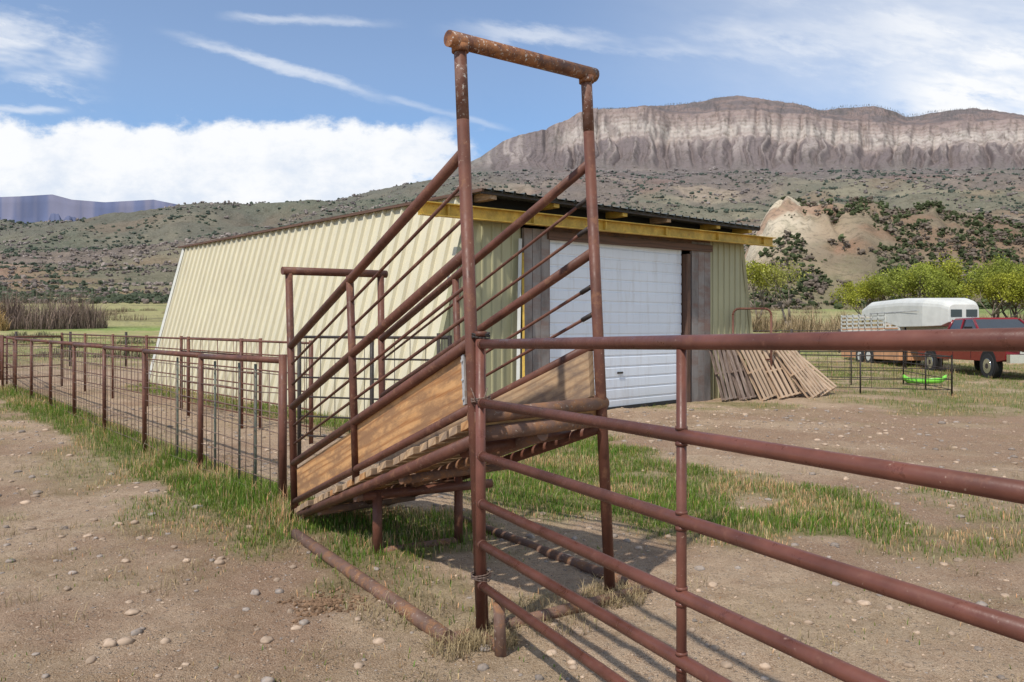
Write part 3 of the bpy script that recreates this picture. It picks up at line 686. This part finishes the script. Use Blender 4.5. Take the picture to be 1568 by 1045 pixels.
for a_ in ((5.45,.45,1.32,PALG,.05,1.25,-.04),(5.95,.65,1.24,PALG,-.1,1.35,-.08),(6.35,.85,1.16,PALW,.06,1.4,-.14),(6.85,.6,1.25,PALG,0,1.3,-.03),(6.95,1.05,1.08,PALW,-.15,1.4,-.12),(7.5,.85,1.12,PALG,.1,1.35,-.18),(7.65,1.3,.95,PALW,.05,1.4,-.2),(8.25,1.25,.75,PALW,-.1,1.35,-.28)):
    pallet(*a_)
hp=empty('tubular_hoop_panel',(5.9,19.0,0)); b=MB()
def hoopp(x0,x1,y_,h):
    pts=[Vector((x0,y_,gbase(y_)))]
    for k in range(7):
        a_=math.pi/2*k/6; pts.append(Vector((x0+.15-.15*math.cos(a_),y_,gbase(y_)+h-.15+.15*math.sin(a_))))
    for k in range(7):
        a_=math.pi/2*k/6; pts.append(Vector((x1-.15+.15*math.sin(a_),y_,gbase(y_)+h-.15+.15*math.cos(a_))))
    pts.append(Vector((x1,y_,gbase(y_)))); return pts
b.poly(hoopp(5.2,6.1,18.75,2.1),.026,BROWN,10)
for z in (.5,.9,1.3): b.pipe((5.2,18.75,.15+z),(6.1,18.75,.15+z),.018,BROWN,8)
b.build('tube',hp)
# ------------------------------------------------ TRUCK
def truck():
    o=empty('pickup_truck',(16.45,27.6,gpt(16.4,27.6)-.03)); o.rotation_euler=(0,0,math.radians(-4))
    def bl(mb,nm,bev=0):
        ob=mb.build(nm,None,bev); ob.parent=o
    prof=[(-3.05,.62),(-3.1,1.0),(-3.02,1.26),(-2.8,1.36),(-1.45,1.46),(.95,1.46),(.97,1.44),(3.0,1.44),(3.1,1.3),(3.1,.62),(2.5,.55),(-2.6,.55)]
    b=MB(); n=len(prof); vs=[]
    for xx in (-1.0,1.0): vs+=[Vector((xx,p[0],p[1])) for p in prof]
    b.add(vs,[list(range(n)),list(range(n,2*n))[::-1]]+[[i,(i+1)%n,n+(i+1)%n,n+i] for i in range(n)],REDP)
    bl(b,'body',.06)
    b=MB()
    lo=[(-.93,-1.4),(.93,-1.4),(.93,.95),(-.93,.95)]; hi=[(-.74,-.62),(.74,-.62),(.74,.8),(-.74,.8)]
    V0=[Vector((x_,y_,1.45)) for x_,y_ in lo]; V1=[Vector((x_,y_,1.93)) for x_,y_ in hi]
    b.add(V0+V1,[[0,1,5,4],[1,2,6,5],[2,3,7,6],[3,0,4,7]],GLASS); bl(b,'windows')
    b=MB()
    b.add([v+Vector((0,0,0)) for v in V1]+[Vector((x_*.93,y_*.93,1.99)) for x_,y_ in hi],[[0,1,5,4],[1,2,6,5],[2,3,7,6],[3,0,4,7],[4,5,6,7],[0,1,2,3]],REDP)
    for i in range(4): b.pipe(V0[i],V1[i],.045,REDP,8)
    for s_ in (-1,1): b.beam((s_*.93,-.1,1.45),(s_*.745,.0,1.93),.05,.09,REDP)
    bl(b,'cab_roof')
    b=MB()
    for y_ in (-2.05,2.0):
        for s_ in (-1,1):
            b.pipe((s_*.74,y_,.40),(s_*1.03,y_,.40),.40,RUBBER,28); b.pipe((s_*1.02,y_,.40),(s_*1.042,y_,.40),.24,CHROME,20)
            b.pipe((s_*1.04,y_,.40),(s_*1.05,y_,.40),.09,DARKM,12)
            b.pipe((s_*.9,y_,.46),(s_*1.012,y_,.46),.50,BLACK,28)
    bl(b,'wheels',.02)
    b=MB()
    b.beam((-.98,-3.2,.66),(.98,-3.2,.66),.2,.26,CHROME); b.beam((-.6,-3.11,1.02),(.6,-3.11,1.02),.06,.42,CHROME)
    for z in (.9,1.02,1.14): b.beam((-.54,-3.15,z),(.54,-3.15,z),.02,.07,BLACK)
    for s_ in (-1,1): b.beam((s_*.63,-3.1,1.04),(s_*.97,-3.05,1.04),.07,.3,LAMP); b.beam((s_*1.0,-1.0,1.55),(s_*1.22,-1.02,1.55),.1,.26,BLACK)
    b.beam((-.95,3.15,.66),(.95,3.15,.66),.12,.2,CHROME)
    for s_ in (-1,1):
        b.beam((s_*1.004,-1.4,1.15),(s_*1.004,2.9,1.15),.01,.04,CHROME); b.beam((s_*1.004,-.95,.6),(s_*1.004,-.95,1.42),.004,.012,BLACK,(1,0,0)); b.beam((s_*1.004,.3,.6),(s_*1.004,.3,1.42),.004,.012,BLACK,(1,0,0))
        b.beam((s_*1.0,-.2,1.25),(s_*1.03,-.2,1.25),.16,.03,CHROME,(0,0,1))
    bl(b,'bumpers_grille_trim')
truck()
# ------------------------------------------------ TRAILER
tl=empty('gooseneck_stock_trailer',(16.45,34.0,gpt(16,34)-.08)); 
def tb(mb,nm,bev=0):
    ob=mb.build(nm,None,bev); ob.parent=tl
b=MB()
def loft(secs,mat):
    n=len(secs[0]); vs=[p for s_ in secs for p in s_]
    fs=[list(range(n))[::-1],list(range(n*(len(secs)-1),n*len(secs)))]
    for k in range(len(secs)-1): fs+=[[k*n+i,k*n+(i+1)%n,(k+1)*n+(i+1)%n,(k+1)*n+i] for i in range(n)]
    b.add(vs,fs,mat,(0,1,0))
def sec(y_,hw,zb_,zt_,r=.3):
    pts=[Vector((-hw,y_,zb_))]
    for k in range(5): a_=math.pi/2*k/4; pts.append(Vector((-hw+r-r*math.cos(a_),y_,zt_-r+r*math.sin(a_))))
    for k in range(5): a_=math.pi/2*k/4; pts.append(Vector((hw-r+r*math.sin(a_),y_,zt_-r+r*math.cos(a_))))
    pts.append(Vector((hw,y_,zb_))); return pts
loft([sec(-5.0,.55,1.75,2.40,.2),sec(-4.7,.68,1.62,2.55,.25),sec(-3.9,.95,1.6,2.68,.3),sec(-2.2,1.0,1.6,2.75,.3),sec(.6,1.0,2.1,2.72,.3),sec(1.2,1.0,2.12,2.45,.15)],WHITEP)
b.box8([(-1,-2.2,.26),(-1,3.4,.26),(1,3.4,.26),(1,-2.2,.26),(-1,-2.2,1.4),(-1,3.4,1.4),(1,3.4,1.4),(1,-2.2,1.4)],ORNG)
b.box8([(-.99,-2.19,1.4),(-.99,-1.0,1.4),(.99,-1.0,1.4),(.99,-2.19,1.4),(-.99,-2.19,1.62),(-.99,-1.0,1.62),(.99,-1.0,1.62),(.99,-2.19,1.62)],WHITEP)
tb(b,'shell',.02)
b=MB()
for s_ in (-1,1):
    for z in (1.45,1.62,1.8,1.97,2.15): b.beam((s_*1.0,-1.0,z),(s_*1.0,3.4,z),.03,.08,WHITEP)
    for y_ in np.linspace(-1,3.38,8): b.beam((s_*.99,y_,1.3),(s_*.99,y_,2.22),.05,.06,WHITEP,(0,1,0))
    b.beam((s_*.58,-4.75,2.15),(s_*.80,-4.2,2.15),.02,.26,GLASS); b.beam((s_*1.05,-.3,.88),(s_*1.05,2.1,.88),.16,.05,WHITEP)
    b.beam((s_*1.01,-2.1,1.55),(s_*1.01,3.3,1.55),.01,.05,ORNG)
    b.beam((s_*1.012,-3.6,2.2),(s_*1.012,.4,2.2),.006,.03,GREYM)
for k in (-.28,.28): b.beam((k-.2,-5.01,2.08),(k+.2,-5.01,2.08),.02,.26,GLASS)
for z in (.7,1.1,1.5,2.15): b.beam((-1,3.42,z),(1,3.42,z),.03,.08,WHITEP)
tb(b,'slats_and_windows')
b=MB()
for y_ in (.4,1.3):
    for s_ in (-1,1): b.pipe((s_*.82,y_,.38),(s_*1.06,y_,.38),.38,RUBBER,24); b.pipe((s_*1.06,y_,.38),(s_*1.075,y_,.38),.2,WHITEP,16)
b.pipe((0,-4.3,1.1),(0,-4.3,1.7),.06,DARKM,10); b.pipe((-.9,-2.5,0),(-.9,-2.5,1.7),.04,DARKM,8)
tb(b,'wheels_and_hitch')
b=MB(); sl=[]
for y_,w_,z_ in ((-.55,.12,.16),(-.42,.22,.06),(0,.27,.03),(.4,.25,.04),(.55,.18,.14)):
    sl.append([Vector((-w_,y_,z_+.13)),Vector((-w_*.8,y_,z_)),Vector((w_*.8,y_,z_)),Vector((w_,y_,z_+.13))])
for p_,q_ in zip(sl[:-1],sl[1:]): b.sheet(p_,q_,LIME,(0,1,0),True)
ob=b.build('plastic_sled'); ob.location=(11.7,22.6,gpt(11.7,22.6)+.02); ob.rotation_euler=(0,.1,1.2); 
so=ob.modifiers.new('s','SOLIDIFY'); so.thickness=.02
# ------------------------------------------------ TREES
def leafcloud(centers,rad,per,size,col):
    n=len(centers)*per; c=np.repeat(centers,per,0); r=np.repeat(rad,per)
    d=RNG.normal(size=(n,3)); d/=np.linalg.norm(d,axis=1)[:,None]; p=c+d*(r*RNG.random(n)**.45)[:,None]
    a=RNG.normal(size=(n,3)); a/=np.linalg.norm(a,axis=1)[:,None]; bb=np.cross(a,RNG.normal(size=(n,3))); bb/=np.linalg.norm(bb,axis=1)[:,None]
    s=(size*RNG.uniform(.6,1.4,n))[:,None]
    v=np.stack([p-a*s,p+bb*s*.6,p+a*s,p-bb*s*.6],1).reshape(-1,3)
    cl=np.repeat(np.repeat(RNG.uniform(.55,1.2,len(centers)),per),4)[:,None]*np.array([col])*np.repeat(RNG.uniform(.75,1.25,n),4)[:,None]
    return v,np.arange(4*n).reshape(-1,4),cl
BARK=plain('bark',(.18,.145,.11),.9)
def tree(name,x_,y_,h,spread,col,per=60,seed=0,stems=3,lsize=.075):
    rnd=random.Random(seed); 
    z0=(gpt(x_,y_) if y_<72 else float(terr(np.array([x_/y_]),np.array([float(y_)]))[0][0])) 
    o=empty(name,(x_,y_,z0)); b=MB(); ends=[]
    def br(p,d,l,r,k):
        q=p
        for _ in range(2):
            d=(d+Vector((rnd.uniform(-.18,.18),rnd.uniform(-.18,.18),.06))).normalized(); nq=q+d*l/2; b.pipe(q,nq,r,BARK,6,r*.8); q=nq; r*=.8
        if k==0: ends.append(q); return
        if k<2: ends.append(q)
        for i in range(3):
            nd=(d+Vector((rnd.uniform(-.8,.8),rnd.uniform(-.8,.8),rnd.uniform(-.25,.5)))*spread).normalized(); br(q,nd,l*rnd.uniform(.6,.8),r*.75,k-1)
    for s_ in range(stems):
        br(Vector((rnd.uniform(-.3,.3)*stems*.3,rnd.uniform(-.3,.3),-.1)),Vector((rnd.uniform(-.5,.5)*spread,rnd.uniform(-.4,.4)*spread,1)).normalized(),h*.34,h*.02,3)
    ob=b.build('trunk_and_limbs',None); ob.parent=o
    c=np.array([tuple(e_) for e_ in ends])
    rad=RNG.uniform(.35,.95,len(c))*h/6
    v,f,cl=leafcloud(c,rad,per,lsize*h/6,col)
    npmesh('foliage',v,f,GR,False,cl,o)
YG=(.42,.43,.06)
tree('willow_tree',22.9,74,7.0,.75,YG,55,1,2); tree('willow_tree',25.6,73,7.4,.9,(.42,.42,.11),28,2,2)
for i,(x_,y_,h) in enumerate(((32.5,66,6.2),(36.5,68,6.8),(40.5,67,7.0),(44,69,7.0),(48,70,7.0),(38.5,64,5.6),(43,65,6.3),(52,70,6.8),(34.5,69,6.8),(41.5,63,6.0),(46,66,6.6),(31,70,5.4))):
    tree('willow_tree',x_,y_,h,1.2,YG if i%2 else (.34,.38,.07),66,10+i,3)
def shrubs(name,cs,col,per=700):
    P=[];H=[]
    for (x_,y_,r,h) in cs:
        a=RNG.uniform(0,6.28,per); rr=r*np.sqrt(RNG.random(per)); px=x_+rr*np.cos(a);py=y_+rr*np.sin(a)*.7
        zz=np.where(py<72,gz(px,py,False),terr(px/py,py)[0]); P.append(np.stack([px,py,zz],1)); H.append(h*(1-(rr/r)**2*.7)*RNG.uniform(.4,1.1,per))
    P=np.concatenate(P);H=np.concatenate(H); n=len(P)
    return blades(name,P,H,np.full(n,.05),np.array([col])*RNG.uniform(.5,1.4,(n,1)),FOL,.9)
cs=[(RNG.uniform(-60,-43),RNG.uniform(78,88),RNG.uniform(2,3.2),RNG.uniform(2.0,5.4)) for _ in range(13)]
shrubs('bare_willow_shrubs',cs,(.26,.19,.15),700)
cs=[(RNG.uniform(-60,-48),RNG.uniform(75,80),RNG.uniform(1,2.2),RNG.uniform(2.0,4.2)) for _ in range(5)]
shrubs('bare_willow_shrubs',cs,(.42,.28,.12),500)
cs=[(RNG.uniform(14,62),RNG.uniform(60,84),RNG.uniform(1.6,3),RNG.uniform(1.2,2.8)) for _ in range(34)]
shrubs('bare_willow_shrubs',cs,(.36,.27,.16),450)
cs=[(RNG.uniform(-50,-16),RNG.uniform(38,62),RNG.uniform(.8,1.8),RNG.uniform(.4,1.0)) for _ in range(26)]
shrubs('sagebrush',cs,(.22,.20,.12),260)
cs=[(RNG.uniform(-85,85),RNG.uniform(110,195),RNG.uniform(2,4),RNG.uniform(.8,2.0)) for _ in range(50)]
shrubs('bare_willow_shrubs',cs,(.26,.20,.13),200)
# ------------------------------------------------ SKY + SUN
hx,hy=-.55,-.835
el=math.radians(52); sv=Vector((hx*math.cos(el),hy*math.cos(el),math.sin(el))).normalized()
w=bpy.data.worlds.new('World'); scene.world=w; w.use_nodes=True; nt=w.node_tree; nd=nt.nodes; lk=nt.links
bg=nd['Background']; bg.inputs['Strength'].default_value=.15
sky=nd.new('ShaderNodeTexSky'); sky.sky_type='NISHITA'; sky.sun_disc=False; sky.sun_elevation=el; sky.sun_rotation=math.atan2(sv.x,sv.y)
sky.altitude=1500; sky.air_density=1.0; sky.dust_density=.6; sky.ozone_density=1.4
tcn=nd.new('ShaderNodeTexCoord'); sx=nd.new('ShaderNodeSeparateXYZ'); lk.new(tcn.outputs['Generated'],sx.inputs[0])
def mt(op,a,b_=None,c_=None,clamp=False):
    n=nd.new('ShaderNodeMath'); n.operation=op; n.use_clamp=clamp
    for i,v in enumerate((a,b_,c_)):
        if v is None: continue
        if isinstance(v,(int,float)): n.inputs[i].default_value=v
        else: lk.new(v,n.inputs[i])
    return n.outputs[0]
def sstep(v,a,b_):
    n=nd.new('ShaderNodeMapRange'); n.interpolation_type='SMOOTHSTEP'; n.inputs[1].default_value=a;n.inputs[2].default_value=b_; lk.new(v,n.inputs[0]); return n.outputs[0]
yy=mt('MAXIMUM',mt('ABSOLUTE',sx.outputs['Y']),.05); a_=mt('DIVIDE',sx.outputs['X'],yy); e_=mt('DIVIDE',sx.outputs['Z'],yy)
def nz(sa,se,scale,detail=6,rough=.6,rot=0,off=0,dist=0):
    cx=nd.new('ShaderNodeCombineXYZ'); 
    aa=mt('ADD',mt('MULTIPLY',a_,math.cos(rot)),mt('MULTIPLY',e_,math.sin(rot))); ee=mt('SUBTRACT',mt('MULTIPLY',e_,math.cos(rot)),mt('MULTIPLY',a_,math.sin(rot)))
    lk.new(mt('MULTIPLY',aa,sa),cx.inputs[0]); lk.new(mt('MULTIPLY',ee,se),cx.inputs[1]); cx.inputs[2].default_value=off
    n=nd.new('ShaderNodeTexNoise'); n.inputs['Scale'].default_value=scale; n.inputs['Detail'].default_value=detail; n.inputs['Roughness'].default_value=rough; n.inputs['Distortion'].default_value=dist
    lk.new(cx.outputs[0],n.inputs['Vector']); return n.outputs['Fac']
n_b=nz(1,1.5,13,6,.62)
edge=mt('ADD',e_,mt('MULTIPLY',mt('SUBTRACT',n_b,.5),-.085))
bank=mt('MULTIPLY',sstep(edge,.276,.256),sstep(mt('ADD',a_,mt('MULTIPLY',mt('SUBTRACT',n_b,.5),.3)),-.04,-.12))
NW=nz(5,14,3,5,.65,-.2,1)
NB=nz(1.4,5,3,4,.6,-.15,5)
wob=mt('SUBTRACT',NW,.5); dens=sstep(NB,.3,.62)
def streak(u0,v0,u1,v1,wd,st,fz=2.4):
    A_=((u0-784)/F,(515-v0)/F);B_=((u1-784)/F,(515-v1)/F); dx=B_[0]-A_[0];dy=B_[1]-A_[1];Ln=math.hypot(dx,dy);dx/=Ln;dy/=Ln
    al=mt('ADD',mt('MULTIPLY',mt('SUBTRACT',a_,A_[0]),dx),mt('MULTIPLY',mt('SUBTRACT',e_,A_[1]),dy))
    pe=mt('SUBTRACT',mt('MULTIPLY',mt('SUBTRACT',e_,A_[1]),dx),mt('MULTIPLY',mt('SUBTRACT',a_,A_[0]),dy))
    pe=mt('ABSOLUTE',mt('ADD',pe,mt('MULTIPLY',wob,wd*fz)))
    s_=sstep(pe,wd,0); s_=mt('MULTIPLY',s_,mt('MULTIPLY',sstep(al,0,Ln*.25),sstep(al,Ln,Ln*.7)))
    return mt('MULTIPLY',mt('MULTIPLY',s_,dens),st)
tot=bank
for args in ((220,38,640,165,.010,.55),(560,140,800,205,.006,.4),(-60,70,190,105,.055,.9),(-60,15,110,80,.04,.6),(320,25,640,38,.008,.4),(640,40,1300,95,.018,.5),(1240,75,2000,-60,.085,.85),(1300,135,2000,120,.10,1.25),(1000,30,1500,70,.05,.45),(-40,165,120,170,.007,.5)):
    tot=mt('MAXIMUM',tot,streak(*args))
veil=mt('MULTIPLY',mt('ADD',mt('MULTIPLY',sstep(a_,.0,.6),mt('ADD',mt('MULTIPLY',NW,.3),.25)),.12),sstep(e_,.15,.35))
tot=mt('ADD',mt('MULTIPLY',tot,mt('SUBTRACT',1.0,veil)),veil,clamp=True)
fr=mt('GREATER_THAN',sx.outputs['Z'],-.02); tot=mt('MULTIPLY',tot,fr)
mxn=nd.new('ShaderNodeMix'); mxn.data_type='RGBA'; lk.new(tot,mxn.inputs[0])
hs_=nd.new('ShaderNodeHueSaturation'); hs_.inputs['Saturation'].default_value=1.15; hs_.inputs['Value'].default_value=1.08; lk.new(sky.outputs[0],hs_.inputs['Color'])
lk.new(hs_.outputs[0],mxn.inputs[6])
shade=nd.new('ShaderNodeMix'); shade.data_type='RGBA'; lk.new(sstep(mt('ADD',mt('MULTIPLY',n_b,.6),mt('MULTIPLY',e_,1.2)),.4,.62),shade.inputs[0]); shade.inputs[6].default_value=(4.9,5.4,6.2,1); shade.inputs[7].default_value=(6.5,6.6,6.75,1)
lk.new(shade.outputs[2],mxn.inputs[7]); lk.new(mxn.outputs[2],bg.inputs['Color'])
sl_=bpy.data.lights.new('sun','SUN'); sl_.energy=4.1; sl_.angle=math.radians(1.2); sl_.color=(1,.94,.85)
so_=bpy.data.objects.new('sun',sl_); scene.collection.objects.link(so_); so_.rotation_euler=sv.to_track_quat('Z','Y').to_euler(); so_.location=(-10,-10,20)
# ------------------------------------------------ CAMERA
cd=bpy.data.cameras.new('camera'); cd.sensor_width=36; cd.lens=36*F/1568; cd.shift_y=-7.5/1568; cd.clip_end=12000; cd.clip_start=.05
co=bpy.data.objects.new('camera',cd); scene.collection.objects.link(co); co.location=(0,0,1.6); co.rotation_euler=(math.pi/2,0,0); scene.camera=co
